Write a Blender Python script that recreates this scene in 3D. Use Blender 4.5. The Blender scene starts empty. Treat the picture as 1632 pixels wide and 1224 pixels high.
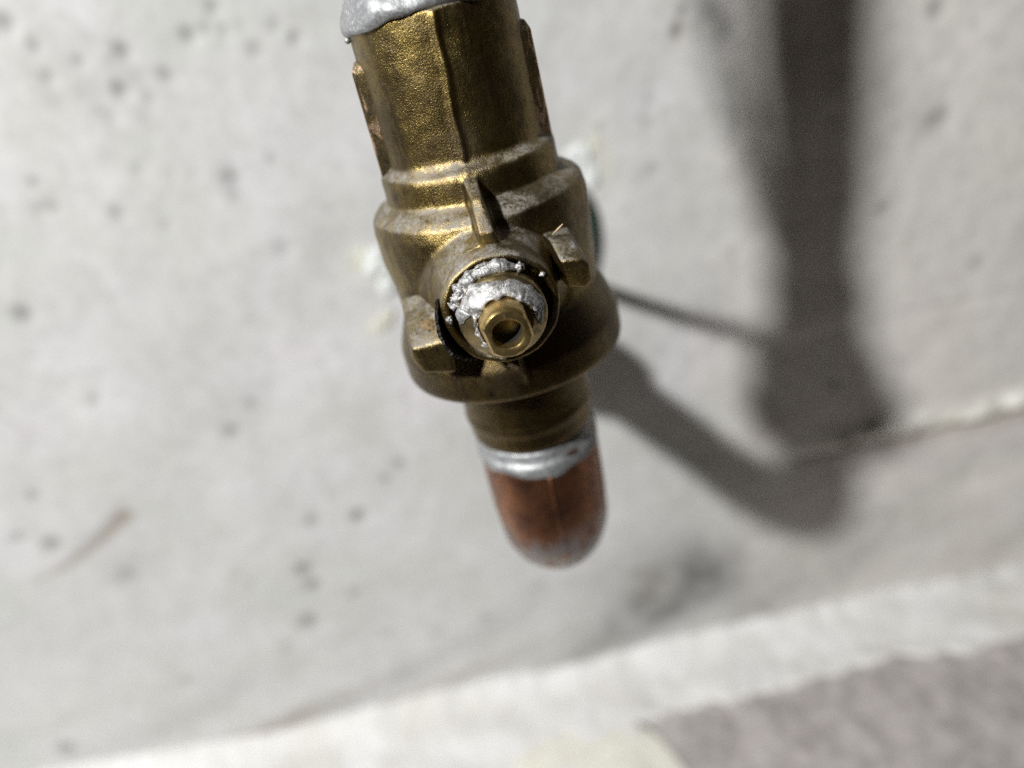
import bpy, bmesh, math, random
import numpy as np
from mathutils import Vector, Matrix, noise as mnoise

random.seed(7)
rng = np.random.default_rng(7)
MM = 0.001
sc = bpy.context.scene
C = sc.collection

# ------------------------------------------------------------------ camera
FPX, PCX, PCY = 1088.0, 816.0, 612.0          # 24 mm equivalent lens on a 1632 px wide frame
PITCH, ROLL = math.radians(30.0), math.radians(13.0)
CAM = np.array([-1.15, -80.0, 28.98])          # millimetres, valve ball centre at the origin
fw = np.array([0, math.cos(PITCH), -math.sin(PITCH)])
rt0 = np.array([1.0, 0, 0]); up0 = np.cross(rt0, fw)
RT = math.cos(ROLL) * rt0 - math.sin(ROLL) * up0
UP = math.cos(ROLL) * up0 + math.sin(ROLL) * rt0
cam = bpy.data.cameras.new('camera')
cam.sensor_width = 36.0; cam.lens = 24.0
cam.clip_start = 0.005; cam.clip_end = 20.0
cam.dof.use_dof = True
cam.dof.focus_distance = 0.0665
cam.dof.aperture_fstop = 10.5
co = bpy.data.objects.new('camera', cam); C.objects.link(co)
m = Matrix.Identity(4)
for i in range(3):
    m[i][0] = RT[i]; m[i][1] = UP[i]; m[i][2] = -fw[i]; m[i][3] = CAM[i] * MM
co.matrix_world = m
sc.camera = co

# ------------------------------------------------------------------ world, lamp, exposure
w = bpy.data.worlds.new('World'); sc.world = w; w.use_nodes = True
bg = w.node_tree.nodes['Background']
bg.inputs['Color'].default_value = (1.0, 0.74, 0.52, 1)
bg.inputs['Strength'].default_value = 0.011

WALL = 90.0                                    # wall face, mm behind the valve axis
LPOS = np.array([-400.0, -400.0, 424.0])          # hand lamp up and to the left of the camera
LDIR = LPOS - np.array([0.0, 60.0, -130.0]); LDIR /= np.linalg.norm(LDIR)
la = bpy.data.lights.new('work_lamp', 'AREA'); la.shape = 'DISK'; la.size = 0.052
la.energy = 8.7; la.color = (1.0, 0.995, 0.985)
lo = bpy.data.objects.new('work_lamp', la); C.objects.link(lo)
lo.location = LPOS * MM
lo.rotation_euler = Vector(LDIR).to_track_quat('Z', 'Y').to_euler()

sc.view_settings.view_transform = 'Standard'
sc.view_settings.look = 'None'
sc.view_settings.exposure = 0.0
sc.view_settings.gamma = 1.0
sc.view_settings.use_curve_mapping = False
sc.render.engine = 'CYCLES'
sc.cycles.use_denoising = False
sc.cycles.sample_clamp_direct = 5.0
sc.cycles.sample_clamp_indirect = 2.0

def at(px, py, y=None, z=None):
    """The point (mm) of the place that a pixel of the photograph shows, on the plane y=... or z=..."""
    v = fw + RT * (px - PCX) / FPX - UP * (py - PCY) / FPX
    t = (y - CAM[1]) / v[1] if y is not None else (z - CAM[2]) / v[2]
    return CAM + t * v

# ------------------------------------------------------------------ material helpers
class NT:
    def __init__(s, name):
        s.m = bpy.data.materials.new(name); s.m.use_nodes = True
        s.n = s.m.node_tree.nodes; s.l = s.m.node_tree.links
        s.b = s.n['Principled BSDF']
        tc = s.n.new('ShaderNodeTexCoord')
        v = s.n.new('ShaderNodeVectorMath'); v.operation = 'SCALE'; v.inputs['Scale'].default_value = 1000.0
        s.l.new(tc.outputs['Object'], v.inputs[0]); s.co = v.outputs[0]     # object space in millimetres
    def noise(s, scale, detail=4, rough=0.55, dist=0.0, off=(0, 0, 0), stretch=None):
        n = s.n.new('ShaderNodeTexNoise')
        n.inputs['Scale'].default_value = scale; n.inputs['Detail'].default_value = detail
        n.inputs['Roughness'].default_value = rough; n.inputs['Distortion'].default_value = dist
        mp = s.n.new('ShaderNodeMapping'); mp.inputs['Location'].default_value = off
        if stretch: mp.inputs['Scale'].default_value = stretch
        s.l.new(s.co, mp.inputs[0]); s.l.new(mp.outputs[0], n.inputs['Vector'])
        return n.outputs['Fac']
    def vor(s, scale, off=(0, 0, 0), out='Distance', rand=1.0):
        n = s.n.new('ShaderNodeTexVoronoi'); n.inputs['Scale'].default_value = scale
        n.inputs['Randomness'].default_value = rand
        mp = s.n.new('ShaderNodeMapping'); mp.inputs['Location'].default_value = off
        s.l.new(s.co, mp.inputs[0]); s.l.new(mp.outputs[0], n.inputs['Vector'])
        return n.outputs[out]
    def ramp(s, fac, a, b, lo=0.0, hi=1.0):
        n = s.n.new('ShaderNodeMapRange'); n.interpolation_type = 'SMOOTHSTEP'
        n.inputs['From Min'].default_value = a; n.inputs['From Max'].default_value = b
        n.inputs['To Min'].default_value = lo; n.inputs['To Max'].default_value = hi
        s.l.new(fac, n.inputs['Value']); return n.outputs['Result']
    def math(s, op, a, b=None):
        n = s.n.new('ShaderNodeMath'); n.operation = op
        for i, x in enumerate((a, b)):
            if x is None: continue
            if isinstance(x, (int, float)): n.inputs[i].default_value = x
            else: s.l.new(x, n.inputs[i])
        return n.outputs[0]
    def mix(s, fac, a, b):
        n = s.n.new('ShaderNodeMix'); n.data_type = 'RGBA'
        if isinstance(fac, (int, float)): n.inputs['Factor'].default_value = fac
        else: s.l.new(fac, n.inputs['Factor'])
        for k, x in ((6, a), (7, b)):
            if isinstance(x, tuple): n.inputs[k].default_value = (*x, 1)
            else: s.l.new(x, n.inputs[k])
        return n.outputs[2]
    def attr(s, name):
        n = s.n.new('ShaderNodeAttribute'); n.attribute_name = name
        return n
    def nz(s):
        g = s.n.new('ShaderNodeNewGeometry'); x = s.n.new('ShaderNodeSeparateXYZ')
        s.l.new(g.outputs['Normal'], x.inputs[0]); return x.outputs['Z']
    def bump(s, height, strength, dist_mm, prev=None):
        n = s.n.new('ShaderNodeBump'); n.inputs['Strength'].default_value = strength
        n.inputs['Distance'].default_value = dist_mm * MM
        s.l.new(height, n.inputs['Height'])
        if prev is not None: s.l.new(prev, n.inputs['Normal'])
        return n.outputs['Normal']
    def set(s, **k):
        names = dict(color='Base Color', rough='Roughness', metal='Metallic', normal='Normal', spec='Specular IOR Level', coat='Coat Weight')
        for key, x in k.items():
            inp = s.b.inputs[names[key]]
            if isinstance(x, tuple): inp.default_value = (*x, 1)
            elif isinstance(x, (int, float)): inp.default_value = x
            else: s.l.new(x, inp)
        return s.m

def cast_brass(name, worn=0.0, dust=1.0, gold=(0.35, 0.256, 0.085), brown=(0.175, 0.128, 0.055)):
    t = NT(name)
    big = t.noise(0.10, 4, 0.6, 0.4)
    mid = t.noise(0.6, 6, 0.7, 0.2, (11, 3, 5))
    fine = t.noise(3.2, 5, 0.75, 0.2, (3, 9, 1))
    f = t.math('ADD', t.math('MULTIPLY', big, 0.6), t.math('MULTIPLY', mid, 0.4))
    col = t.mix(t.ramp(f, 0.38, 0.62), gold, brown)
    col = t.mix(t.ramp(fine, 0.40, 0.70, 0, 0.6), col, (0.05, 0.034, 0.014))
    tarn = t.math('MULTIPLY', t.ramp(t.noise(0.15, 6, 0.7, 0.9, (31, 7, 2)), 0.48, 0.66), 0.62)
    col = t.mix(tarn, col, (0.11, 0.08, 0.05))
    runs = t.math('MULTIPLY', t.ramp(t.noise(0.5, 5, 0.7, 0.4, (8, 1, 4), (1.5, 1.5, 0.18)), 0.54, 0.66), 0.55)
    col = t.mix(runs, col, (0.075, 0.055, 0.038))
    spots = t.math('MULTIPLY', t.ramp(t.vor(0.36, (4, 8, 1)), 0.05, 0.24, 1, 0), t.ramp(mid, 0.47, 0.60))
    col = t.mix(t.math('MULTIPLY', spots, 0.7), col, (0.05, 0.043, 0.048))
    # grey casting skin and settled dust on faces that look up
    up = t.ramp(t.nz(), 0.16, 0.74)
    grit = t.ramp(t.math('ADD', t.math('MULTIPLY', mid, 0.35), t.math('MULTIPLY', fine, 0.65)), 0.30, 0.66)
    patch = t.ramp(t.noise(0.3, 5, 0.65, 0.4, (2, 6, 8)), 0.36, 0.60, 0.35, 1.0)
    d = t.math('MULTIPLY', t.math('MULTIPLY', t.math('MULTIPLY', up, grit), patch), 0.95 * dust)
    skin = t.math('MULTIPLY', t.ramp(t.noise(0.13, 5, 0.65, 0.3, (5, 50, 9)), 0.44, 0.66), t.ramp(fine, 0.35, 0.65))
    d = t.math('MAXIMUM', d, t.math('MULTIPLY', skin, 0.13 * dust))
    col = t.mix(d, col, (0.32, 0.315, 0.305))
    if worn:
        wr = t.ramp(t.noise(0.55, 4, 0.6, 1.0, (2, 2, 40), (1.6, 1, 0.5)), 0.50, 0.60)
        wr = t.math('MULTIPLY', wr, worn)
        col = t.mix(wr, col, (0.80, 0.55, 0.36))
    grain = t.noise(6.5, 3, 0.65, 0.3, (1, 2, 3))
    grain2 = t.noise(10.0, 2, 0.5, 0.0, (7, 2, 3))
    n1 = t.bump(mid, 0.30, 0.12)
    n2 = t.bump(grain, 0.85, 0.058, n1)
    n3 = t.bump(grain2, 0.5, 0.03, n2)
    return t.set(color=col, metal=t.ramp(d, 0, 1, 1.0, 0.15), rough=t.math('ADD', t.ramp(d, 0, 0.8, 0.35, 0.76), t.ramp(tarn, 0, .8, 0, .12)), normal=n3)

def plain_brass(name, col=(0.42, 0.30, 0.11), rough=0.3, dirt=0.6):
    t = NT(name)
    a = t.noise(0.9, 5, 0.6, 0.5); b = t.noise(5.0, 3, 0.6, 0, (4, 4, 4))
    c = t.mix(t.ramp(a, 0.42, 0.66, 0, dirt), col, (0.10, 0.08, 0.05))
    c = t.mix(t.ramp(b, 0.5, 0.75, 0, 0.4), c, (0.30, 0.27, 0.22))
    return t.set(color=c, metal=0.95, rough=t.ramp(a, 0.3, 0.7, rough, rough + 0.2), normal=t.bump(b, 0.25, 0.03, t.bump(a, 0.2, 0.08)))

def solder_mat(name, col=(0.38, 0.39, 0.395), flux=0.4):
    t = NT(name)
    a = t.noise(0.55, 5, 0.65, 0.8); b = t.noise(2.5, 4, 0.7, 0.3, (9, 1, 1))
    c = t.mix(t.ramp(a, 0.48, 0.68, 0, 0.75), col, (0.25, 0.26, 0.28))
    c = t.mix(t.ramp(b, 0.55, 0.72, 0, flux), c, (0.62, 0.61, 0.58))
    return t.set(color=c, metal=t.ramp(b, 0.45, 0.70, 0.8, 0.2), rough=t.ramp(a, 0.3, 0.7, 0.44, 0.66),
                 normal=t.bump(b, 0.5, 0.06, t.bump(a, 0.5, 0.3)))

def residue_mat():
    t = NT('silver_residue')
    a = t.noise(1.3, 6, 0.75, 0.9); b = t.noise(5.0, 5, 0.75, 0.5, (3, 3, 3))
    c = t.mix(t.ramp(a, 0.46, 0.62, 0, 0.85), (0.50, 0.50, 0.495), (0.17, 0.165, 0.155))
    return t.set(color=c, metal=0.72, rough=0.47, normal=t.bump(b, 0.5, 0.06, t.bump(a, 0.6, 0.2)))

def copper_mat(name, smear=True):
    t = NT(name)
    a = t.noise(0.22, 5, 0.6, 0.6); b = t.noise(1.4, 4, 0.6, 0.2, (5, 5, 5)); f = t.noise(5, 3, 0.6)
    c = t.mix(t.ramp(a, 0.40, 0.62), (0.30, 0.130, 0.062), (0.16, 0.072, 0.044))
    c = t.mix(t.ramp(b, 0.44, 0.7, 0, 0.7), c, (0.075, 0.042, 0.034))
    rough = t.ramp(b, 0.3, 0.7, 0.28, 0.48)
    if smear:      # dull tinned runs on the lower half of the bend
        x = t.n.new('ShaderNodeSeparateXYZ'); t.l.new(t.co, x.inputs[0])
        low = t.ramp(x.outputs['Z'], -9.0, -17.0)
        band = t.math('ADD', t.noise(0.28, 5, 0.65, 0.5, (3, 20.5, 6), (1.3, 1, 0.35)), t.math('MULTIPLY', low, 0.07))
        s1 = t.math('MULTIPLY', t.ramp(band, 0.50, 0.54), low)
        c = t.mix(t.math('MULTIPLY', s1, 0.8), c, (0.25, 0.25, 0.255))
    return t.set(color=c, metal=0.88, rough=rough, normal=t.bump(f, 0.15, 0.03, t.bump(b, 0.25, 0.1)))

BRASS = cast_brass('cast_brass')
BRASS_FIN = cast_brass('cast_brass_worn', worn=0.9)
BRASS_LUG = cast_brass('cast_brass_dusty', dust=1.15)
CAPB = cast_brass('cap_brass', dust=0.5, gold=(0.22, 0.155, 0.05), brown=(0.11, 0.076, 0.032))
STEMB = plain_brass('stem_brass', (0.62, 0.45, 0.18), 0.26, 0.35)
GLANDB = plain_brass('gland_brass', (0.34, 0.26, 0.12), 0.30, 0.6)
SOLDER = solder_mat('solder')
RESID = residue_mat()
COPPER = copper_mat('copper')
COPPER_P = copper_mat('copper_pipe', False)

def simple(name, col, rough=0.6, metal=0.0, var=0.25, scale=0.8, bump=0.2):
    t = NT(name)
    a = t.noise(scale, 5, 0.6, 0.3)
    c = t.mix(t.ramp(a, 0.35, 0.7), col, tuple(x * (1 - var) for x in col))
    return t.set(color=c, rough=rough, metal=metal, normal=t.bump(a, bump, 0.3))

GREEN = simple('green_plastic', (0.022, 0.115, 0.075), 0.5)
BLACKPL = simple('black_metal', (0.03, 0.028, 0.026), 0.5, 0.6, 0.5, 2.0, 0.5)
STEEL = simple('dull_steel', (0.22, 0.21, 0.20), 0.5, 0.8)
FILLER = simple('white_filler', (0.74, 0.77, 0.75), 0.8, 0, 0.12, 0.5, 0.5)
FILLER_Y = simple('yellowed_filler', (0.64, 0.64, 0.55), 0.8, 0, 0.15, 0.5, 0.5)
FIBRE = simple('straw_fibre', (0.55, 0.42, 0.26), 0.6, 0, 0.2)
RUST = simple('rust_stain', (0.26, 0.175, 0.085), 0.75, 0.2, 0.4, 2.0, 0.6)

# ------------------------------------------------------------------ mesh helpers (all in millimetres)
def lathe_bm(bm, prof, seg=96, axis='z', origin=(0, 0, 0), close=True, wob=None):
    """prof = [(t, r)...] along the axis; axis 'z' or 'y'. Ends are capped when close."""
    rings = []
    for t, r in prof:
        ring = []
        for k in range(seg):
            a = 2 * math.pi * k / seg
            rr = r + (wob(a, t) if wob else 0)
            u, v = rr * math.cos(a), rr * math.sin(a)
            p = (u, v, t) if axis == 'z' else (u, t, v)
            ring.append(bm.verts.new((p[0] + origin[0], p[1] + origin[1], p[2] + origin[2])))
        rings.append(ring)
    for a, b in zip(rings, rings[1:]):
        for k in range(seg):
            bm.faces.new((a[k], a[(k + 1) % seg], b[(k + 1) % seg], b[k]))
    if close:
        bm.faces.new(rings[0][::-1]); bm.faces.new(rings[-1])
    return rings

def ring_lathe(bm, prof, seg=96, axis='z', origin=(0, 0, 0), wob=None):
    """closed loop profile (a torus-like ring)"""
    rings = lathe_bm(bm, prof, seg, axis, origin, False, wob)
    a, b = rings[-1], rings[0]
    for k in range(seg):
        bm.faces.new((a[k], a[(k + 1) % seg], b[(k + 1) % seg], b[k]))

def smooth_prof(pts, n=6):
    """round a polyline profile slightly by Chaikin cutting"""
    for _ in range(n):
        q = [pts[0]]
        for a, b in zip(pts, pts[1:]):
            q.append((a[0] * .75 + b[0] * .25, a[1] * .75 + b[1] * .25))
            q.append((a[0] * .25 + b[0] * .75, a[1] * .25 + b[1] * .75))
        q.append(pts[-1]); pts = q
    return pts

def hull_bm(bm, pts):
    vs = [bm.verts.new(p) for p in pts]
    r = bmesh.ops.convex_hull(bm, input=vs)
    bmesh.ops.delete(bm, geom=list({e for e in r['geom_interior'] if isinstance(e, bmesh.types.BMVert)}), context='VERTS')

def sweep_bm(bm, path, radii, seg=16, cap=True):
    path = [Vector(p) for p in path]; rings = []; ref = None
    for i, p in enumerate(path):
        d = (path[min(i + 1, len(path) - 1)] - path[max(i - 1, 0)]).normalized()
        if ref is None:
            ref = d.orthogonal().normalized()
        u = (ref - d * ref.dot(d)).normalized(); ref = u
        v = d.cross(u)
        r = radii[i] if hasattr(radii, '__len__') else radii
        rings.append([bm.verts.new(p + (u * math.cos(2 * math.pi * k / seg) + v * math.sin(2 * math.pi * k / seg)) * r) for k in range(seg)])
    for a, b in zip(rings, rings[1:]):
        for k in range(seg):
            bm.faces.new((a[k], a[(k + 1) % seg], b[(k + 1) % seg], b[k]))
    if cap:
        bm.faces.new(rings[0][::-1]); bm.faces.new(rings[-1])
    return rings

def finish(bm, noise_amp=0.0, noise_scale=1.0, seed=0.0):
    bmesh.ops.recalc_face_normals(bm, faces=bm.faces)
    if noise_amp:
        for v in bm.verts:
            q = v.co * noise_scale + Vector((seed, seed * 1.7, -seed))
            v.co += Vector(mnoise.noise_vector(q)) * noise_amp
    for v in bm.verts: v.co *= MM
    me = bpy.data.meshes.new('mesh'); bm.to_mesh(me); bm.free()
    return me

def obj(name, me, mat, parent=None, smooth=True):
    if isinstance(me, bmesh.types.BMesh): me = finish(me)
    me.name = name
    o = bpy.data.objects.new(name, me); C.objects.link(o)
    if len(me.materials) == 0: me.materials.append(mat)
    if smooth:
        for p in me.polygons: p.use_smooth = True
    if parent is not None: o.parent = parent
    return o

def remesh(me, voxel, smooth_it=5, factor=0.5):
    """fuse overlapping pieces into one skin with rounded inner corners"""
    t = bpy.data.objects.new('temporary', me); C.objects.link(t)
    md = t.modifiers.new('r', 'REMESH'); md.mode = 'VOXEL'; md.voxel_size = voxel * MM
    if smooth_it:
        s = t.modifiers.new('s', 'SMOOTH'); s.factor = factor; s.iterations = smooth_it
    dg = bpy.context.evaluated_depsgraph_get(); dg.update()
    out = bpy.data.meshes.new_from_object(t.evaluated_get(dg))
    bpy.data.objects.remove(t); bpy.data.meshes.remove(me)
    return out

def bevel_sharp(o, width, seg=3, angle=35):
    b = o.modifiers.new('bevel', 'BEVEL'); b.width = width * MM; b.segments = seg
    b.limit_method = 'ANGLE'; b.angle_limit = math.radians(angle)
    return o

def thing(name, label, cat, loc=(0, 0, 0)):
    o = bpy.data.objects.new(name, None); C.objects.link(o)
    o.location = Vector(loc) * MM; o.empty_display_size = 0.01
    o['label'] = label; o['category'] = cat
    return o

def tag(o, label, cat, group=None):
    o['label'] = label; o['category'] = cat
    if group: o['group'] = group
    return o

# ================================================================== the wall
PITS = [  # bug holes in the concrete: x, y in the photograph, radius in px, depth mm
 (14, 38, 11, 1.3), (60, 74, 8, .8), (198, 82, 10, 1.0), (195, 145, 11, 1.3), (128, 98, 7, .7), (80, 124, 8, .8),
 (266, 120, 10, .9), (303, 57, 10, 1.2), (341, 12, 9, .9), (330, 48, 8, .7), (357, 50, 9, .7), (408, 80, 11, .8),
 (472, 62, 10, .9), (438, 44, 8, .6), (177, 187, 10, .6), (240, 158, 7, .6), (58, 291, 8, .7), (88, 332, 8, .7),
 (65, 334, 7, .6), (190, 340, 11, .9), (223, 272, 9, .5), (370, 285, 13, .8), (376, 312, 9, .6), (453, 396, 12, .6),
 (435, 254, 9, .5), (268, 360, 9, .5), (38, 501, 13, 1.1), (150, 640, 9, .6), (575, 824, 13, 1.4), (500, 831, 11, .9),
 (487, 908, 13, 1.2), (503, 933, 13, 1.2), (496, 992, 14, 1.4), (87, 868, 12, 1.1), (32, 856, 8, .8), (640, 740, 10, .8),
 (618, 764, 9, .8), (568, 943, 10, .7), (205, 918, 16, .5), (370, 690, 13, .8), (55, 792, 9, .7), (460, 1030, 10, .6),
 (110, 1195, 14, 1.2), (405, 645, 12, .5), (1410, 332, 9, .9), (1500, 190, 14, .7), (1080, 50, 9, .9), (1090, 18, 8, .8),
 (1042, 270, 10, .5), (1040, 160, 10, .4), (1035, 195, 9, .5), (960, 205, 8, .4), (780, 985, 11, .5), (700, 1005, 9, .5),
 (860, 935, 10, .5), (1495, 15, 12, .9), (1560, 420, 12, .5), (1330, 610, 9, .9), (300, 1085, 10, .5), (620, 1010, 9, .5)]

def build_wall():
    x0, x1, z0, z1 = -360.0, 400.0, -250.0, 190.0
    xs1 = np.concatenate([np.arange(x0, -210, 7.0), np.arange(-210, 265, 1.05), np.arange(265, x1, 7.0)])     # fine where the photograph looks
    zs1 = np.concatenate([np.arange(z0, 110, 1.05), np.arange(110, z1, 7.0)])
    nx, nz = len(xs1), len(zs1)
    X, Z = np.meshgrid(xs1, zs1)
    Y = np.full_like(X, WALL)
    def vnoise(scale, seed):
        r = np.random.default_rng(seed); g = r.random((int((z1 - z0) / scale) + 4, int((x1 - x0) / scale) + 4))
        u = (X - x0) / scale; v = (Z - z0) / scale
        i, j = u.astype(int), v.astype(int); fu, fv = u - i, v - j
        fu = fu * fu * (3 - 2 * fu); fv = fv * fv * (3 - 2 * fv)
        return (g[j, i] * (1 - fu) + g[j, i + 1] * fu) * (1 - fv) + (g[j + 1, i] * (1 - fu) + g[j + 1, i + 1] * fu) * fv - .5
    n30, n12, n5, n2 = vnoise(30, 1), vnoise(12, 2), vnoise(5, 3), vnoise(2.2, 4)
    Y += n30 * 1.2 + n12 * 0.45 + n5 * 0.22 + n2 * 0.10
    dark = np.zeros_like(X); brown = np.zeros_like(X); white = np.zeros_like(X); pink = np.zeros_like(X); yel = np.zeros_like(X)
    def blob(px, py, rx, ry, ang=0.0, soft=1.0):
        """a soft patch in wall coordinates round the point a pixel shows; radii in photo pixels"""
        c = at(px, py, y=WALL); k = np.linalg.norm(c - CAM) / FPX
        a = math.radians(ang) - ROLL
        dx, dz = X - c[0], (Z - c[2])
        u = dx * math.cos(a) - dz * math.sin(a); v = dx * math.sin(a) + dz * math.cos(a)
        return np.exp(-((u / (rx * k)) ** 2 + (v / (ry * k)) ** 2) ** soft)
    for px, py, r, d in PITS:
        g = blob(px, py, r * 1.0, r * 1.0, rng.uniform(-40, 40), 1.4)
        Y += g * d * 0.8
        dark += g * (0.5 if py > 400 or px > 700 else .34) * min(1, d)
    for _ in range(150):      # the finer pores nobody would place one by one
        px, py = rng.uniform(-60, 1690), rng.uniform(-40, 1150)
        g = blob(px, py, *(rng.uniform(3, 7, 2)), 0, 1.2); d = rng.uniform(.2, .6)
        Y += g * d * .7; dark += g * .25 * d
    # scuff at the lower left: a curved scrape
    for k in range(26):
        t = k / 25; px = 60 + 140 * t; py = 925 - 55 * t - 50 * t * t
        g = blob(px, py, 11 * (.5 + .6 * t), 8 * (.5 + .5 * t), 35)
        brown = np.maximum(brown, g * (.35 + .5 * t)); Y += g * .12
    # damp grey stains, and soft shadow painted in at the upper right
    for px, py, rx, ry, a in [(1070, 925, 105, 75, .5), (1010, 985, 110, 40, .42), (1120, 900, 60, 50, .45), (1190, 970, 60, 60, .25),
                              (1150, 60, 36, 110, .20), (1180, 190, 40, 150, .18), (1225, 130, 50, 190, .18), (1215, 290, 36, 120, .14),  # tall streaks: some dirt, mostly painted half-tone beside the pipe shadow
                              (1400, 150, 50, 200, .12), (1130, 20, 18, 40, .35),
                              (1300, 930, 170, 50, .22), (1520, 760, 130, 36, .16), (1440, 690, 160, 22, .18), (1560, 880, 90, 26, .18), (1480, 190, 30, 50, .15), (1420, 840, 130, 40, .14), (1330, 900, 110, 40, .16), (640, 1080, 260, 26, .22), (300, 1140, 200, 22, .22), (1000, 1010, 160, 26, .25), (360, 640, 90, 70, .10), (210, 900, 40, 35, .15), (370, 290, 30, 40, .2), (180, 110, 60, 50, .12),
                              (1215, 640, 25, 60, .35), (1020, 560, 50, 40, .15), (1150, 520, 30, 60, .15)]:
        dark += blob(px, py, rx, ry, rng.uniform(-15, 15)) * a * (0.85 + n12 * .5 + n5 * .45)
    for px, py, rx, ry, a in [(1040, 935, 25, 60, .5), (1210, 205, 20, 30, .5), (1080, 50, 12, 12, .5), (1380, 740, 60, 14, .35), (700, 1095, 150, 14, .5),
                              (430, 1160, 150, 14, .6), (900, 1050, 80, 18, .4), (1230, 690, 40, 30, .4), (40, 690, 20, 20, .25), (90, 85, 30, 40, .15), (70, 140, 12, 30, .2)]:
        brown += blob(px, py, rx, ry, 0) * a * (0.8 + n5 * .9)
    for px, py, rx, ry, a in [(1215, 945, 16, 14, .7), (1200, 985, 10, 26, .5), (1130, 40, 9, 9, .9), (1205, 870, 14, 10, .6), (1500, 800, 120, 30, .35), (1560, 780, 70, 24, .4)]:
        white += blob(px, py, rx, ry, 0) * a
    pink = 1 / (1 + np.exp(-(X - 64 - 6 * n12) / 7)) * 0.7 + np.clip(n30 * .9, 0, 1) * .35
    yel = blob(950, 250, 30, 60) * .4 + blob(575, 420, 22, 26) * .5 + blob(600, 520, 20, 16) * .5 + np.clip(n30 * -.6, 0, 1) * .3
    # hairline step where a later coat of render begins, right of the valve
    xs = at(1165, 250, y=WALL)[0] + n12 * 3
    Y -= 0.35 / (1 + np.exp(-(X - xs) / 0.5)) * (Z > -75)
    dark += np.exp(-((X - xs) / 1.0) ** 2) * .28 * (Z > -70) * (.7 + n5)
    # joint below the pipe shadow: ragged ridge above, groove below, fading out to the left
    a, b = at(1230, 735, y=WALL), at(1632, 655, y=WALL)
    zj = a[2] + (b[2] - a[2]) * (X - a[0]) / (b[0] - a[0]) + n12 * 2.2 + n5 * 1.2
    fade = 1 / (1 + np.exp(-(X - a[0] - 14) / 5))
    d = Z - zj
    Y += fade * (1.6 * np.exp(-((d + 1.2) / 1.6) ** 2) - (1.4 + 4.5 * np.clip(n5, 0, 1) + 3.0 * np.clip(n2, 0, 1)) * np.exp(-((d - 3.6) / 3.6) ** 2))
    Y += fade * 0.9 / (1 + np.exp((d + 1) / .8))
    white += fade * np.exp(-((d - 4.2) / 4.4) ** 2) * (.62 + n5 * 1.3 + n2 * .9)
    yel += fade * np.exp(-((d - 3.6) / 2.6) ** 2) * .7
    brown += fade * np.exp(-((d + 2.2) / 2.6) ** 2) * .5
    # the coat swells towards the bottom edge
    P = np.stack([X, Y, Z], -1).reshape(-1, 3) * MM
    idx = np.arange(nx * nz).reshape(nz, nx)
    q = np.stack([idx[:-1, :-1], idx[:-1, 1:], idx[1:, 1:], idx[1:, :-1]], -1).reshape(-1, 4)
    me = bpy.data.meshes.new('wall')
    me.vertices.add(len(P)); me.vertices.foreach_set('co', P.ravel())
    me.loops.add(q.size); me.loops.foreach_set('vertex_index', q.ravel().astype(np.int32))
    me.polygons.add(len(q)); me.polygons.foreach_set('loop_start', np.arange(0, q.size, 4, dtype=np.int32))
    me.polygons.foreach_set('loop_total', np.full(len(q), 4, dtype=np.int32))
    me.update(calc_edges=True); me.validate()
    for nm, arr in (('grime_shade', dark), ('earth', brown), ('lime', white), ('pink', pink), ('ochre', yel)):
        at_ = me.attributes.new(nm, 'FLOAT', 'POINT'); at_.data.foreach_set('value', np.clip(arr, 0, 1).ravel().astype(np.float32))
    t = NT('concrete')
    n1 = t.noise(0.035, 6, 0.6, 0.4); n2_ = t.noise(0.22, 5, 0.65, 0.2, (7, 1, 3)); n3 = t.noise(1.1, 4, 0.6, 0, (1, 8, 2))
    n0 = t.noise(0.012, 5, 0.6, 0.5, (5, 0, 9))
    c = t.mix(t.ramp(n1, 0.36, 0.64), (0.555, 0.56, 0.545), (0.635, 0.63, 0.64))
    c = t.mix(t.ramp(n0, 0.42, 0.62, 0, .5), c, (0.53, 0.54, 0.52))
    c = t.mix(t.ramp(n2_, 0.42, 0.70, 0, 0.38), c, (0.42, 0.42, 0.405))
    c = t.mix(t.attr('pink').outputs['Fac'], c, t.mix(t.ramp(n2_, 0.4, 0.65), (0.73, 0.70, 0.655), (0.64, 0.61, 0.57)))
    c = t.mix(t.attr('ochre').outputs['Fac'], c, (0.66, 0.655, 0.52))
    c = t.mix(t.attr('lime').outputs['Fac'], c, (0.85, 0.84, 0.78))
    c = t.mix(t.attr('earth').outputs['Fac'], c, (0.25, 0.20, 0.15))
    c = t.mix(t.attr('grime_shade').outputs['Fac'], c, (0.13, 0.125, 0.12))
    mat = t.set(color=c, rough=0.85, spec=0.25, normal=t.bump(n3, 0.35, 0.15, t.bump(n2_, 0.3, 0.5)))
    o = obj('wall', me, mat); o['kind'] = 'structure'
    return o
wall = build_wall()

# ================================================================== floor and mortar strip at the wall's foot
FLOOR_Z = at(816, 1085, y=WALL)[2] - 4.0

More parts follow.
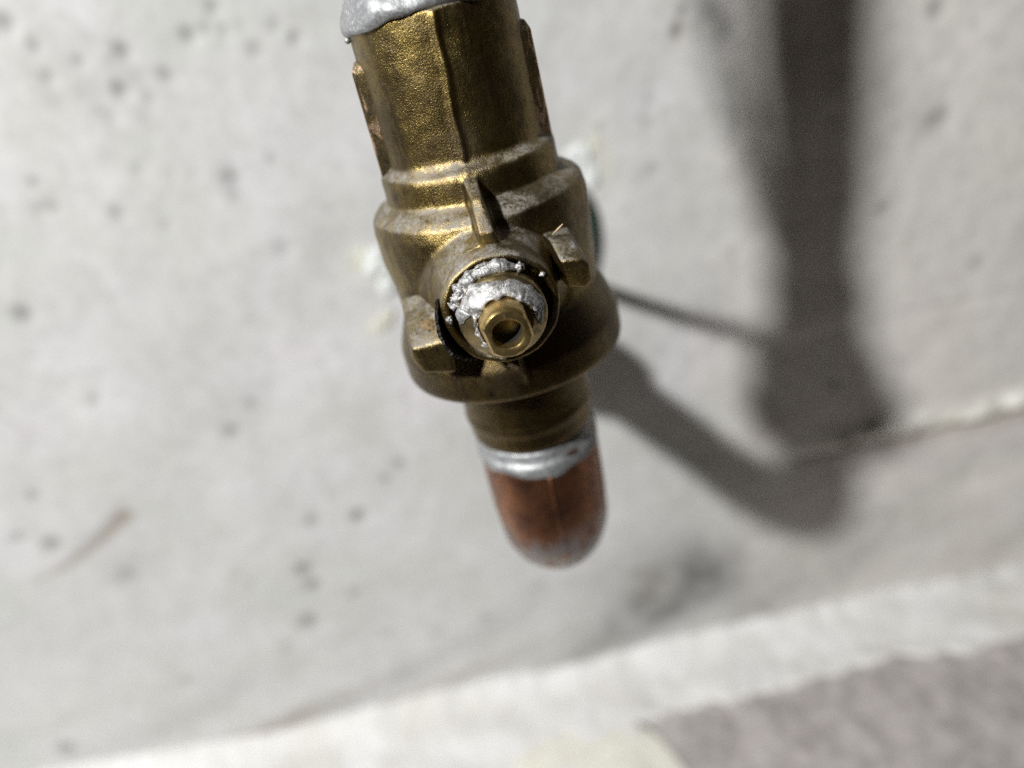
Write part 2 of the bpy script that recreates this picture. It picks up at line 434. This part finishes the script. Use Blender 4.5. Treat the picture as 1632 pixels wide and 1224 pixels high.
def build_floor():
    xs = np.concatenate([np.arange(-360, -210, 10.0), np.arange(-210, 265, 1.7), np.arange(265, 401, 10.0)])
    ys = np.concatenate([np.arange(-90, -60, 10.0), np.arange(-60, WALL + 2, 1.7)])
    nx, ny = len(xs), len(ys)
    bm = bmesh.new(); g = []
    for j in range(ny):
        row = []
        for i in range(nx):
            x, y = float(xs[i]), float(ys[j])
            n = mnoise.noise((x * .05, y * .05, 3)) * 1.2 + mnoise.noise((x * .2, y * .2, 8)) * .8 + max(0, mnoise.noise((x * .45, y * .45, 1))) * 1.2
            row.append(bm.verts.new((x, y, FLOOR_Z + n)))
        g.append(row)
    for j in range(ny - 1):
        for i in range(nx - 1):
            bm.faces.new((g[j][i], g[j][i + 1], g[j + 1][i + 1], g[j + 1][i]))
    t = NT('floor_concrete')
    a = t.noise(0.09, 6, 0.7, 0.6); b = t.noise(0.28, 5, 0.65, 0.3, (3, 3, 3)); cc = t.vor(0.16, (2, 7, 1))
    c = t.mix(t.ramp(a, 0.38, 0.62), (0.465, 0.437, 0.42), (0.335, 0.313, 0.30))
    c = t.mix(t.ramp(b, 0.50, 0.68, 0, 0.7), c, (0.50, 0.455, 0.435))
    c = t.mix(t.ramp(cc, 0.02, 0.22, 0.55, 0), c, (0.62, 0.60, 0.58))
    mat = t.set(color=c, rough=0.9, spec=0.2, normal=t.bump(b, 0.5, 0.6))
    o = obj('floor', bm, mat); o['kind'] = 'structure'
build_floor()

def build_strip():
    top_px = [(-900, 1420), (-260, 1290), (200, 1198), (430, 1163), (700, 1098), (900, 1058), (1100, 1008), (1300, 965), (1480, 930), (1632, 903), (1900, 850), (2600, 712)]
    out_px = [(1068, 1240), (1066, 1208), (1040, 1172), (1016, 1152), (1060, 1138), (1180, 1112), (1300, 1082), (1430, 1046), (1530, 1040), (1632, 1014), (1900, 960), (2600, 818)]
    tp = [at(x, y, y=WALL) for x, y in top_px]
    op = [at(x, y, z=FLOOR_Z + 1.0) for x, y in out_px]
    tx = [p[0] for p in tp]; tz = [p[2] for p in tp]
    # outer edge as distance from wall by x; left of the bulge the mortar runs on towards the viewer
    ox = [p[0] for p in op[3:]]; oy = [p[1] for p in op[3:]]
    bx = op[3][0]
    xs = np.concatenate([np.arange(-358, -210, 8.0), np.arange(-210, 265, 1.3), np.arange(265, 399, 8.0)]); rows = []; nu = 46
    bm = bmesh.new()
    for x in xs:
        zt = float(np.interp(x, tx, tz)) + mnoise.noise((x * .12, 4, 1)) * 1.6 + mnoise.noise((x * .45, 9, 1)) * .8
        if x >= bx:
            ye = float(np.interp(x, ox, oy))
        else:
            f = min(1.0, (bx - x) / 3.0); ye = oy[0] * (1 - f) + (op[0][1] - 18) * f
        ye += mnoise.noise((x * .13, 1, 5)) * 2.2 + mnoise.noise((x * .5, 1, 5)) * .9
        row = []
        for u in range(nu):
            s = u / (nu - 1)
            y = WALL - 0.2 + (ye - WALL) * s
            D = WALL - y
            h = FLOOR_Z + 1.6 + (zt - FLOOR_Z - 1.6) * math.exp(-D / 5.0)
            h += (mnoise.noise((x * .05, y * .09, 2)) * 1.3 + mnoise.noise((x * .16, y * .2, 7)) * .5) * min(1, D / 3)
            e = 1 - s
            if e < .08: h = FLOOR_Z - 1.5 + (h - FLOOR_Z + 1.5) * math.sqrt(max(0, 1 - (1 - e / .08) ** 2))
            if u == 0: y = WALL + 3; 
            row.append(bm.verts.new((x, y, h)))
        rows.append(row)
    for a, b in zip(rows, rows[1:]):
        for k in range(nu - 1):
            bm.faces.new((a[k], a[k + 1], b[k + 1], b[k]))
    t = NT('white_mortar')
    a = t.noise(0.05, 5, 0.6, 0.5); b = t.noise(0.3, 5, 0.65, 0.2, (3, 1, 3)); s = t.vor(0.10, (9, 2, 4))
    c = t.mix(t.ramp(a, 0.40, 0.62), (0.73, 0.73, 0.728), (0.69, 0.687, 0.66))
    c = t.mix(t.ramp(b, 0.50, 0.68, 0, 0.5), c, (0.53, 0.51, 0.46))
    c = t.mix(t.ramp(t.noise(0.03, 5, 0.65, 0.8, (1, 9, 2)), 0.46, 0.62, 0, 0.55), c, (0.60, 0.59, 0.54))
    c = t.mix(t.ramp(s, 0.0, 0.10, 0.6, 0), c, (0.45, 0.36, 0.25))
    o = obj('mortar_strip', bm, t.set(color=c, rough=0.85, spec=0.25, normal=t.bump(b, 0.5, 0.5)))
    bm = bmesh.new(); c = at(940, 1300, z=FLOOR_Z); e = at(1064, 1205, z=FLOOR_Z)   # rounded spill over the floor
    R = np.hypot(*(e - c)[:2]); bmesh.ops.create_icosphere(bm, subdivisions=5, radius=1)
    for v in bm.verts:
        n = 1 + .22 * mnoise.noise(v.co * 2.0) + .04 * mnoise.noise(v.co * 6)
        v.co = Vector((c[0] + v.co.x * R * n, c[1] + v.co.y * R * 1.05 * n, FLOOR_Z + .2 + v.co.z * 2.2 * n))
    t2 = NT('cream_mortar'); b2 = t2.noise(0.25, 5, 0.65, 0.2)
    obj('spill', bm, t2.set(color=t2.mix(t2.ramp(b2, .4, .7), (0.74, 0.735, 0.65), (0.66, 0.645, 0.56)), rough=0.85, normal=t2.bump(b2, .5, .5)), o)
    tag(o, 'rough white mortar strip running along the foot of the concrete wall', 'mortar')
build_strip()

# ================================================================== brass ball valve
LEAN = math.radians(-1.3)
valve = thing('ball_valve', 'tarnished cast brass ball valve without its handle, hanging in the middle', 'valve')
valve.rotation_euler = (0, LEAN, 0)
SX, SZ = -0.45, 1.6              # the stem's axis

def body_mesh():
    bm = bmesh.new()
    prof = [(28.3, 7.0), (28.3, 8.75), (24, 8.80), (18, 8.82), (14.6, 8.85), (14.0, 9.2), (13.5, 9.85), (12.9, 10.05), (11.2, 10.1), (10.55, 10.15),
            (10.1, 10.7), (9.6, 11.7), (8.9, 12.35), (7.6, 12.65), (5.0, 12.7), (2.5, 12.5), (0.0, 12.25), (-2.0, 12.2), (-4.5, 12.2), (-8, 12.0), (-8, 6)]
    lathe_bm(bm, prof, 128)
    # boss that carries the stem, flaring into the body
    bp = [(-6.0, 8.8), (-9.0, 8.3), (-10.6, 7.7), (-11.8, 7.1), (-13.0, 6.55), (-14.6, 6.15), (-15.3, 6.05), (-15.3, 2)]
    lathe_bm(bm, bp, 96, 'y', (SX, 0, SZ))
    # gusset rib from the neck down to the boss
    hull_bm(bm, [(-1.2, -9.0, 13.3), (0.4, -9.0, 13.3), (-1.0, -11.0, 12.6), (0.35, -11.0, 12.6), (-0.75, -12.9, 11.7), (0.3, -13.3, 11.6), (-0.8, -15.5, 8.9), (0.7, -15.7, 8.8), (-0.9, -15.4, 7.7), (0.9, -15.4, 7.7), (-1.9, -8.0, 6.0), (1.6, -8.0, 6.0)])
    # casting seam, front and back, with a crooked line
    for s in (-1, 1):
        path = [(0.10 * math.sin(z * .9) + (-0.45 if z < 16 else 0.1 - 0.045 * (28 - z)), s * (8.82 + (0.9 if z < 13.5 else 0)), z) for z in np.arange(28.0, 11.4, -.7)]
        sweep_bm(bm, path, 0.34, 8)
    hull_bm(bm, [(-.9, -11.8, -3.5), (.5, -11.8, -3.5), (-.6, -14.0, -4.0), (.3, -14.0, -4.0), (-.6, -12.4, -6.2), (.3, -12.4, -6.2), (0, -10, -6)])
    me = finish(bm)
    out = remesh(me, 0.2, 6)
    nv = len(out.vertices); P = np.empty(nv * 3); N = np.empty(nv * 3)      # uneven sand-cast skin
    out.vertices.foreach_get('co', P); out.vertices.foreach_get('normal', N)
    P = P.reshape(-1, 3); N = N.reshape(-1, 3)
    k = np.array([.11 * mnoise.noise(Vector(q) * 300.0) + .03 * mnoise.noise(Vector(q) * 900.0) for q in P])
    out.vertices.foreach_set('co', (P + N * (k * MM)[:, None]).ravel()); out.update()
    return out
obj('body', body_mesh(), BRASS, valve)

# screwed body end with the lower socket
def cap_mesh():
    bm = bmesh.new()
    prof = [(-2.6, 8), (-3.0, 12.0), (-3.6, 12.5), (-4.8, 13.0), (-6.4, 13.6), (-7.3, 13.95), (-7.8, 14.05), (-10.7, 14.1), (-11.3, 13.95), (-11.65, 13.4), (-11.75, 12.4), (-11.9, 9.6),
            (-12.3, 8.9), (-13.2, 8.6), (-17.0, 8.55), (-19.0, 8.6), (-19.5, 8.75), (-20.2, 8.7), (-20.8, 8.5), (-22.4, 8.42), (-23.1, 8.3), (-23.4, 7.9), (-23.4, 5)]
    lathe_bm(bm, prof, 128)
    hull_bm(bm, [(-.1, -13.2, -4.4), (.55, -13.2, -4.4), (-.05, -15.0, -4.4), (.45, -15.0, -4.4), (.0, -14.9, -8.0), (.45, -14.9, -8.0), (.1, -13.6, -10.6), (.4, -13.6, -10.6)])
    return remesh(finish(bm), 0.22, 4)
obj('end_cap', cap_mesh(), CAPB, valve)

# side fins on the upper socket
for s in (-1, 1):
    bm = bmesh.new()
    x0, x1 = (8.2, 9.75)
    pts = []
    for z, xo, yw in ((25.2, 9.0, 1.4), (24.2, 9.45, 2.4), (15.0, 9.5, 2.4), (13.2, 9.7, 2.0)):
        for y in (-yw, yw):
            pts += [(s * 7.4, y * 1.2 - 1.0, z), (s * xo, y * .6 - .8, z)]
    hull_bm(bm, pts)
    obj('side_fin', remesh(finish(bm), 0.13, 3), BRASS_FIN, valve)

# collar: thin cup lip round the stem
bm = bmesh.new()
ring_lathe(bm, [(-14.6, 6.06), (-16.6, 6.0), (-17.5, 5.92), (-17.85, 5.72), (-17.9, 5.4), (-17.6, 5.12), (-14.4, 5.1), (-14.0, 5.6)], 128, 'y', (SX, 0, SZ),
           wob=lambda a, t: 0.05 * math.sin(3 * a) + 0.03 * math.sin(11 * a + t))
obj('bonnet_collar', bm, BRASS_LUG, valve)

# stop lugs
def lug(pts, name='stop_lug'):
    bm = bmesh.new(); hull_bm(bm, pts)
    me = remesh(finish(bm), 0.16, 26)
    return obj(name, me, BRASS_LUG, valve)
lug([(5.2, -9, 5.9), (8.6, -8, 5.4), (9.6, -8, 0.6), (6.0, -9, .4), (5.9, -13.6, 6.0), (8.2, -13.6, 5.6), (6.3, -16.3, 4.4), (8.5, -16.4, 4.1), (9.2, -16.0, 3.2), (9.3, -15.5, 1.2), (8.5, -15.7, .7), (6.7, -15.5, 1.1)])
lugL = lug([(-5.6, -10.0, 2.4), (-11.2, -7, 1.4), (-11.9, -7, -4.0), (-6.2, -9, -5.6), (-5.6, -13.4, 1.0), (-10.8, -12.0, .3), (-6.4, -16.0, -1.0), (-10.6, -15.2, -1.4), (-11.0, -14.6, -2.8), (-10.2, -15.0, -4.6), (-6.8, -15.9, -5.1), (-6.3, -16.1, -2.2)])
bm = bmesh.new()   # rust bloom on top of the left lug
bmesh.ops.create_icosphere(bm, subdivisions=4, radius=1.0)
for v in bm.verts:
    n = 1 + .35 * mnoise.noise(v.co * 2.2)
    v.co = Vector((v.co.x * .75 * n - 8.3, v.co.y * .5 * n - 13.9, v.co.z * .14 * n + .26 - 0.09 * v.co.x + .42 * v.co.y))
obj('rust_spot', bm, RUST, lugL)

# gland nut inside the collar
bm = bmesh.new()
lathe_bm(bm, [(-13.5, 4.4), (-19.2, 4.4), (-19.6, 4.3), (-19.75, 4.1), (-20.9, 2.85), (-21.0, 2.7), (-21.0, .5)], 96, 'y', (SX, 0, SZ))
g_ = obj('packing_gland', bm, GLANDB, valve); e = g_.modifiers.new('es', 'EDGE_SPLIT'); e.split_angle = math.radians(40)

# stem: round bar with two flats, a tilted end face and a blind hole
def stem_mesh():
    bm = bmesh.new(); seg = 96
    R, FL, HR = 2.62, 2.2, 1.42
    def outline(a, r):
        x, z = r * math.cos(a), r * math.sin(a)
        lim = FL * r / R
        ca, sa = math.cos(.16), math.sin(.16)
        u, v = x * ca + z * sa, -x * sa + z * ca
        u = max(-lim, min(lim, u))
        return u * ca - v * sa, u * sa + v * ca
    loops = []
    spec = [(-17.5, R, 0), (-22.8, R, 0), (-23.25, R * .96, 0), (-23.5, R * .86, 0), (-23.55, HR * 1.12, 1), (-23.47, HR * 1.03, 1), (-23.25, HR, 1), (-22.5, HR * .98, 1), (-21.7, HR * .98, 1), (-17.0, HR * .97, 1), (-16.0, .2, 1)]
    for y, r, hole in spec:
        ring = []
        for k in range(seg):
            a = 2 * math.pi * k / seg
            if hole:
                # slightly squared hole
                q = (abs(math.cos(a)) ** 2.2 + abs(math.sin(a)) ** 2.2) ** (-1 / 2.2)
                x, z = r * q * math.cos(a), r * q * math.sin(a)
            else: x, z = outline(a, r)
            ring.append(bm.verts.new((SX + x, y, SZ + z)))
        loops.append(ring)
    for a, b in zip(loops, loops[1:]):
        for k in range(seg): bm.faces.new((a[k], a[(k + 1) % seg], b[(k + 1) % seg], b[k]))
    bm.faces.new(loops[-1])
    return finish(bm, 0.05, 1.3, 4)
stem = obj('stem', stem_mesh(), STEMB, valve, True)
stem.data.materials.append(simple('shade_in_hole', (0.018, 0.016, 0.013), 0.7, 0.0, 0.4, 2.0))
for p in stem.data.polygons:      # shade inside the blind hole, painted dark below its mouth
    c_ = p.center / MM
    if math.hypot(c_.x - SX, c_.z - SZ) < 1.75 and c_.y > -22.3 and c_.y < -15.5 and p.normal.y < .5:
        if abs(math.hypot(c_.x - SX, c_.z - SZ)) < 1.72: p.material_index = 1
e = stem.modifiers.new('es', 'EDGE_SPLIT'); e.split_angle = math.radians(38)

# torn silvery packing left round the stem
def ribbon(a0, a1, n, r_in, r_out, ydep, thick, seed, slope=.45):
    """a smeared strip lying round the stem from angle a0 to a1 (deg, 90 = up), with torn edges and streaks along it"""
    bm = bmesh.new(); rows = []; m_ = 26
    for i in range(n):
        t = i / (n - 1); a = math.radians(a0 + (a1 - a0) * t)
        e_ = min(1, 5 * t + .12, 5 * (1 - t) + .12)
        lo_ = r_in(t) + .28 * mnoise.noise((t * 7, seed, 1)) + .18 * mnoise.noise((t * 11, seed, 3)) + .05 * mnoise.noise((t * 37, seed, 4))
        hi_ = r_out(t) + .32 * mnoise.noise((t * 9, seed, 11)) + .28 * mnoise.noise((t * 12, seed, 13)) + .06 * mnoise.noise((t * 41, seed, 14))
        mid_ = (lo_ + hi_) / 2; half = max(.12, (hi_ - lo_) / 2 * e_)
        row = []
        for k in range(m_):
            b = 2 * math.pi * k / m_
            q = math.cos(b); q = math.copysign(abs(q) ** .6, q)
            rr = mid_ + half * q
            h = .32 * mnoise.noise((t * 6, rr * 2.2, seed)) + .24 * mnoise.noise((t * 6, rr * 6.0, seed + 5)) + .08 * mnoise.noise((t * 18, rr * 11.0, seed + 9))
            yy = (ydep(t) if ydep else -19.95 - (4.1 - mid_) * .92) + (rr - mid_) * slope - (thick * e_ * .5 + h) * math.sin(b)
            aa = a + .03 * mnoise.noise((t * 12, rr * 1.5, seed + 2))
            row.append(bm.verts.new((SX + rr * math.cos(aa), yy, SZ + rr * math.sin(aa))))
        rows.append(row)
    for p, q in zip(rows, rows[1:]):
        for k in range(m_): bm.faces.new((p[k], p[(k + 1) % m_], q[(k + 1) % m_], q[k]))
    bm.faces.new(rows[0][::-1]); bm.faces.new(rows[-1])
    return finish(bm)
obj('packing_residue', ribbon(150, 57, 170, lambda t: 4.1 + .25 * t, lambda t: 5.55 - .1 * t, lambda t: -18.7, .8, 3, .25), RESID, valve)
obj('packing_residue', ribbon(172, -22, 260, lambda t: 2.72 + .5 * max(0, t - .6), lambda t: 5.6 - 1.6 * min(1, t * 2.2) ** .6 + .5 * max(0, t - .45), None, .75, 8, .85), RESID, valve)
obj('packing_residue', ribbon(160, 128, 70, lambda t: 4.3, lambda t: 5.3, lambda t: -18.9, .4, 15, .2), RESID, valve)
obj('packing_residue', ribbon(130, 248, 120, lambda t: 2.62, lambda t: 2.98 + .1 * math.sin(t * 9), lambda t: -21.1, .3, 33, .5), RESID, valve)
for k, (a, r, y, s) in enumerate([(172, 5.2, -18.6, .34), (58, 5.0, -18.7, .42), (30, 5.35, -17.9, .26)]):
    bm = bmesh.new(); bmesh.ops.create_icosphere(bm, subdivisions=3, radius=s)
    for v in bm.verts:
        v.co *= 1 + .8 * mnoise.noise(v.co * 5 + Vector((k, 0, 0)))
        v.co += Vector((SX + r * math.cos(math.radians(a)), y, SZ + r * math.sin(math.radians(a))))
    obj('residue_crumb', bm, RESID, valve)

# torn black washer edge standing up at the left of the collar
bm = bmesh.new(); n = 40; F = []; Bk = []
for i in range(n):
    t = i / (n - 1); a = math.radians(166 + 62 * t)
    yb = -14.6; ye = -17.6 - 1.5 * math.sin(math.pi * min(1, t * 1.05)) + .5 * mnoise.noise((t * 8, 2, 2)) + .35 * mnoise.noise((t * 24, 2, 2))
    for L, dr in ((F, 0.0), (Bk, .3)):
        L.append([bm.verts.new((SX + (6.12 + dr + .25 * (y + 14.6) / -4 + .1 * mnoise.noise((t * 9, y, 1))) * math.cos(a), y, SZ + (6.12 + dr + .25 * (y + 14.6) / -4) * math.sin(a))) for y in np.linspace(yb, ye, 7)])
for i in range(n - 1):
    for k in range(6):
        bm.faces.new((F[i][k], F[i + 1][k], F[i + 1][k + 1], F[i][k + 1]))
        bm.faces.new((Bk[i][k], Bk[i][k + 1], Bk[i + 1][k + 1], Bk[i + 1][k]))
    bm.faces.new((F[i][6], F[i + 1][6], Bk[i + 1][6], Bk[i][6])); bm.faces.new((F[i + 1][0], F[i][0], Bk[i][0], Bk[i + 1][0]))
for i in (0, n - 1):
    for k in range(6): bm.faces.new((F[i][k], F[i][k + 1], Bk[i][k + 1], Bk[i][k]))
obj('torn_washer', finish(bm, .08, 1.5, 2), BLACKPL, valve, False)

# solder at the upper joint, with one bead
bm = bmesh.new()
lathe_bm(bm, smooth_prof([(27.7, 8.0), (27.6, 8.95), (28.2, 9.3), (29.0, 9.15), (29.9, 8.6), (30.6, 8.1), (31.8, 7.75), (33.5, 7.55), (33.5, 6)], 1), 160,
         wob=lambda a, t: .18 * math.sin(2 * a + 1) + .12 * math.sin(5 * a) + .08 * math.sin(9 * a + t * 2) + .05 * math.sin(17 * a - t))
for v in bm.verts:
    v.co.z += .55 * math.sin(math.atan2(v.co.y, v.co.x) - .2 + math.pi) * .6 + .25 * math.sin(3 * math.atan2(v.co.y, v.co.x))
for v in bm.verts:
    v.co += Vector(mnoise.noise_vector(v.co * .55)) * .22 + Vector(mnoise.noise_vector(v.co * 1.6)) * .08
obj('solder_joint', bm, SOLDER, valve)
bm = bmesh.new(); bmesh.ops.create_icosphere(bm, subdivisions=3, radius=.33)
for v in bm.verts: v.co += Vector((-8.95, -1.2, 27.2))
obj('solder_bead', bm, SOLDER, valve)

# ================================================================== copper pipes and elbow
lean_x = math.tan(-LEAN)
def ax(z): return -lean_x * z
bm = bmesh.new()
pp = [(29, 7.5), (34, 7.5), (46, 7.5), (46.6, 8.1), (48, 8.3), (120, 8.3), (260, 8.3)]  # wider unseen upper length, shaped to broaden the pipe's shadow
sweep_bm(bm, [(ax(z), 0, z) for z, r in pp], [r for z, r in pp], 64)
tag(obj('copper_pipe', bm, COPPER_P), 'upright copper pipe soldered into the top of the brass valve', 'pipe')

EZ = -48.3       # centre line of the horizontal run
ER = 12.0
elbow = thing('copper_elbow', 'brown copper elbow with grey solder smears under the brass valve', 'pipe elbow', (ax(-26), 0, -26))
def elbow_mesh():
    bm = bmesh.new()
    x0 = ax(-30)
    path, rad = [], []
    for z, r in ((-24.9, 7.7), (-25.2, 8.05), (-25.6, 8.3), (-26.4, 8.38), (-27.5, 8.4)):
        path.append((x0, 0, z)); rad.append(r)
    for k in range(0, 25):
        a = math.pi / 2 * k / 24
        path.append((x0 + .01, ER - ER * math.cos(a), EZ + ER - ER * math.sin(a))); rad.append(8.4 - .25 * math.sin(2 * a))
    for y, r in ((14, 8.4), (24, 8.4), (25.5, 8.3), (26, 7.9), (26.2, 7.5)):
        path.append((x0 + .01, y, EZ)); rad.append(r)
    sweep_bm(bm, path, rad, 96)
    for v in bm.verts:
        v.co += Vector(mnoise.noise_vector(v.co * .25)) * (.14 if v.co.z < -31 else .03)
        v.co -= Vector((ax(-26), 0, -26))
    return finish(bm)
obj('bend', elbow_mesh(), COPPER, elbow)
bm = bmesh.new()   # bright solder fillet at the cup's mouth
lathe_bm(bm, smooth_prof([(2.3, 7.3), (2.2, 7.85), (1.4, 7.95), (0.8, 8.1), (0.4, 8.45), (-.1, 8.60), (-.4, 8.62), (-.8, 8.58), (-1.1, 8.52), (-1.4, 8.2)], 2), 160,
         wob=lambda a, t: .05 * math.sin(3 * a + 1) + .05 * math.sin(7 * a) + .03 * math.sin(15 * a + t * 3))
for v in bm.verts:
    a = math.atan2(v.co.y, v.co.x); v.co.z += (.35 * math.sin(2 * a + .6) + .2 * math.sin(5 * a) + .14 * math.sin(11 * a + 1)) * (v.co.z < 0)
obj('solder_joint', bm, SOLDER, elbow)
# die line down the front of the bend
bm = bmesh.new(); x0 = .35
pts = [(x0, -8.40, -0.6), (x0, -8.42, -4.5)]
for k in range(0, 14):
    a = math.pi / 2 * k / 16
    pts.append((x0 + .25 * k / 14, ER - (ER + 8.4 - .25 * math.sin(2 * a)) * math.cos(a), EZ + 26 + ER - (ER + 8.4 - .25 * math.sin(2 * a)) * math.sin(a)))
sweep_bm(bm, pts, .22, 8)
obj('die_line', bm, COPPER, elbow)

bm = bmesh.new()
run = [(22, EZ, 7.5), (26, EZ, 7.5), (WALL - 33, EZ + 2.3, 7.5), (WALL - 32.6, EZ + 2.4, 10.2), (WALL - 31, EZ + 2.5, 10.8), (WALL - 18, EZ + 3.2, 10.8), (WALL - 17, EZ + 3.3, 11.6), (WALL - 1, EZ + 4.2, 11.8), (WALL + 12, EZ + 5, 11.8)]
sweep_bm(bm, [(ax(-30), y, z) for y, z, r in run], [r for y, z, r in run], 64)
tag(obj('copper_pipe', bm, COPPER_P), 'copper pipe from the elbow back into the wall, hidden behind the valve', 'pipe')

# ================================================================== where the pipe enters the wall
SC = (3.3, -28.0)
bm = bmesh.new()
def sl(a, t): return .25 * math.sin(2 * a) + .15 * math.sin(5 * a)
ring_lathe(bm, smooth_prof([(WALL + 4, 25.3), (WALL - 3.6, 24.8), (WALL - 4.6, 23.9), (WALL - 4.3, 18.4), (WALL + 4, 18.0)], 1), 96, 'y', (SC[0], 0, SC[1]), sl)
tag(obj('pipe_sleeve', bm, GREEN), 'green plastic sleeve in the wall behind the brass valve', 'pipe sleeve')

def crumb(px, py, rx, rz, th, mat, seed):
    c = at(px, py, y=WALL); k = np.linalg.norm(c - CAM) / FPX
    bm = bmesh.new(); bmesh.ops.create_icosphere(bm, subdivisions=4, radius=1)
    for v in bm.verts:
        n = 1 + .45 * mnoise.noise(v.co * 1.6 + Vector((seed, 0, 0))) + .2 * mnoise.noise(v.co * 4 + Vector((seed, 0, 0)))
        v.co = Vector((c[0] + v.co.x * rx * k * n, WALL + v.co.y * th * n, c[2] + v.co.z * rz * k * n))
    o = obj('filler_patch', bm, mat, wall)
    return o
for i, a in enumerate([(925, 248, 22, 18, 1.0), (942, 278, 15, 24, 1.0), (602, 418, 22, 24, 1.2), (618, 450, 14, 22, 1.0)]):
    crumb(*a, FILLER, i * 3.1)
for i, a in enumerate([(950, 232, 8, 18, .6), (580, 408, 9, 12, .6), (604, 520, 12, 11, .7), (618, 505, 10, 12, .7)]):
    crumb(*a, FILLER_Y, 20 + i * 2.7)

# thin stay wire from the sleeve up to the pipe above
def towards_lamp(px, py, u):
    q = at(px, py, y=WALL); return q + (LPOS - q) * u
bm = bmesh.new()
A = towards_lamp(960, 462, .012); Bp = towards_lamp(1268, 548, .170)
sweep_bm(bm, [tuple(A + (Bp - A) * t + np.array([0, 0, -1.5 * math.sin(math.pi * t)])) for t in np.linspace(0, 1, 20)], 2.0, 12)
tag(obj('stay_wire', bm, STEEL), 'thin stay wire behind the valve, throwing the thin slanting shadow on the wall', 'wire')
SHADOW_WIRES = [(0, .7, .166, 'unseen dark wire added for the soft wall shadow, nearest the upright pipe'), (-46, .68, .162, 'unseen dark wire added for the soft wall shadow, between the other two wires'),
         (-92, .62, .158, 'unseen dark wire added for the soft wall shadow, farthest from the upright pipe')]
for k, (dx, rr, u0, lab) in enumerate(SHADOW_WIRES):  # unseen wires, added to cast the soft wedge of shadow on the wall
    bm = bmesh.new()
    cp = [towards_lamp(1264, 540 - 16 * k, u0), towards_lamp(1250 + dx * .12, 420, u0), towards_lamp(1234 + dx * .45, 270, u0 - .002), towards_lamp(1218 + dx * .85, 90, u0 - .003), towards_lamp(1208 + dx, -80, u0 - .004), towards_lamp(1200 + dx, -260, u0 - .004)]
    sweep_bm(bm, [tuple(p) for p in cp], [rr * .9, rr, rr * 1.2, rr * 1.3, rr * 1.3, rr * 1.3], 12)
    tag(obj('shadow_wire', bm, BLACKPL), lab, 'wire', 'unseen wires added above the valve for their shadow')

# a dry fibre caught beside the right lug
bm = bmesh.new()
p0, p1 = at(881, 374, y=-13.3), at(897, 357, y=-14.2)
sweep_bm(bm, [tuple(p0), tuple((p0 + p1) / 2 + np.array([.1, 0, .08])), tuple(p1)], [.10, .12, .05], 8)
tag(obj('straw_fibre', bm, FIBRE), 'tiny straw coloured fibre stuck above the right lug of the valve', 'fibre')
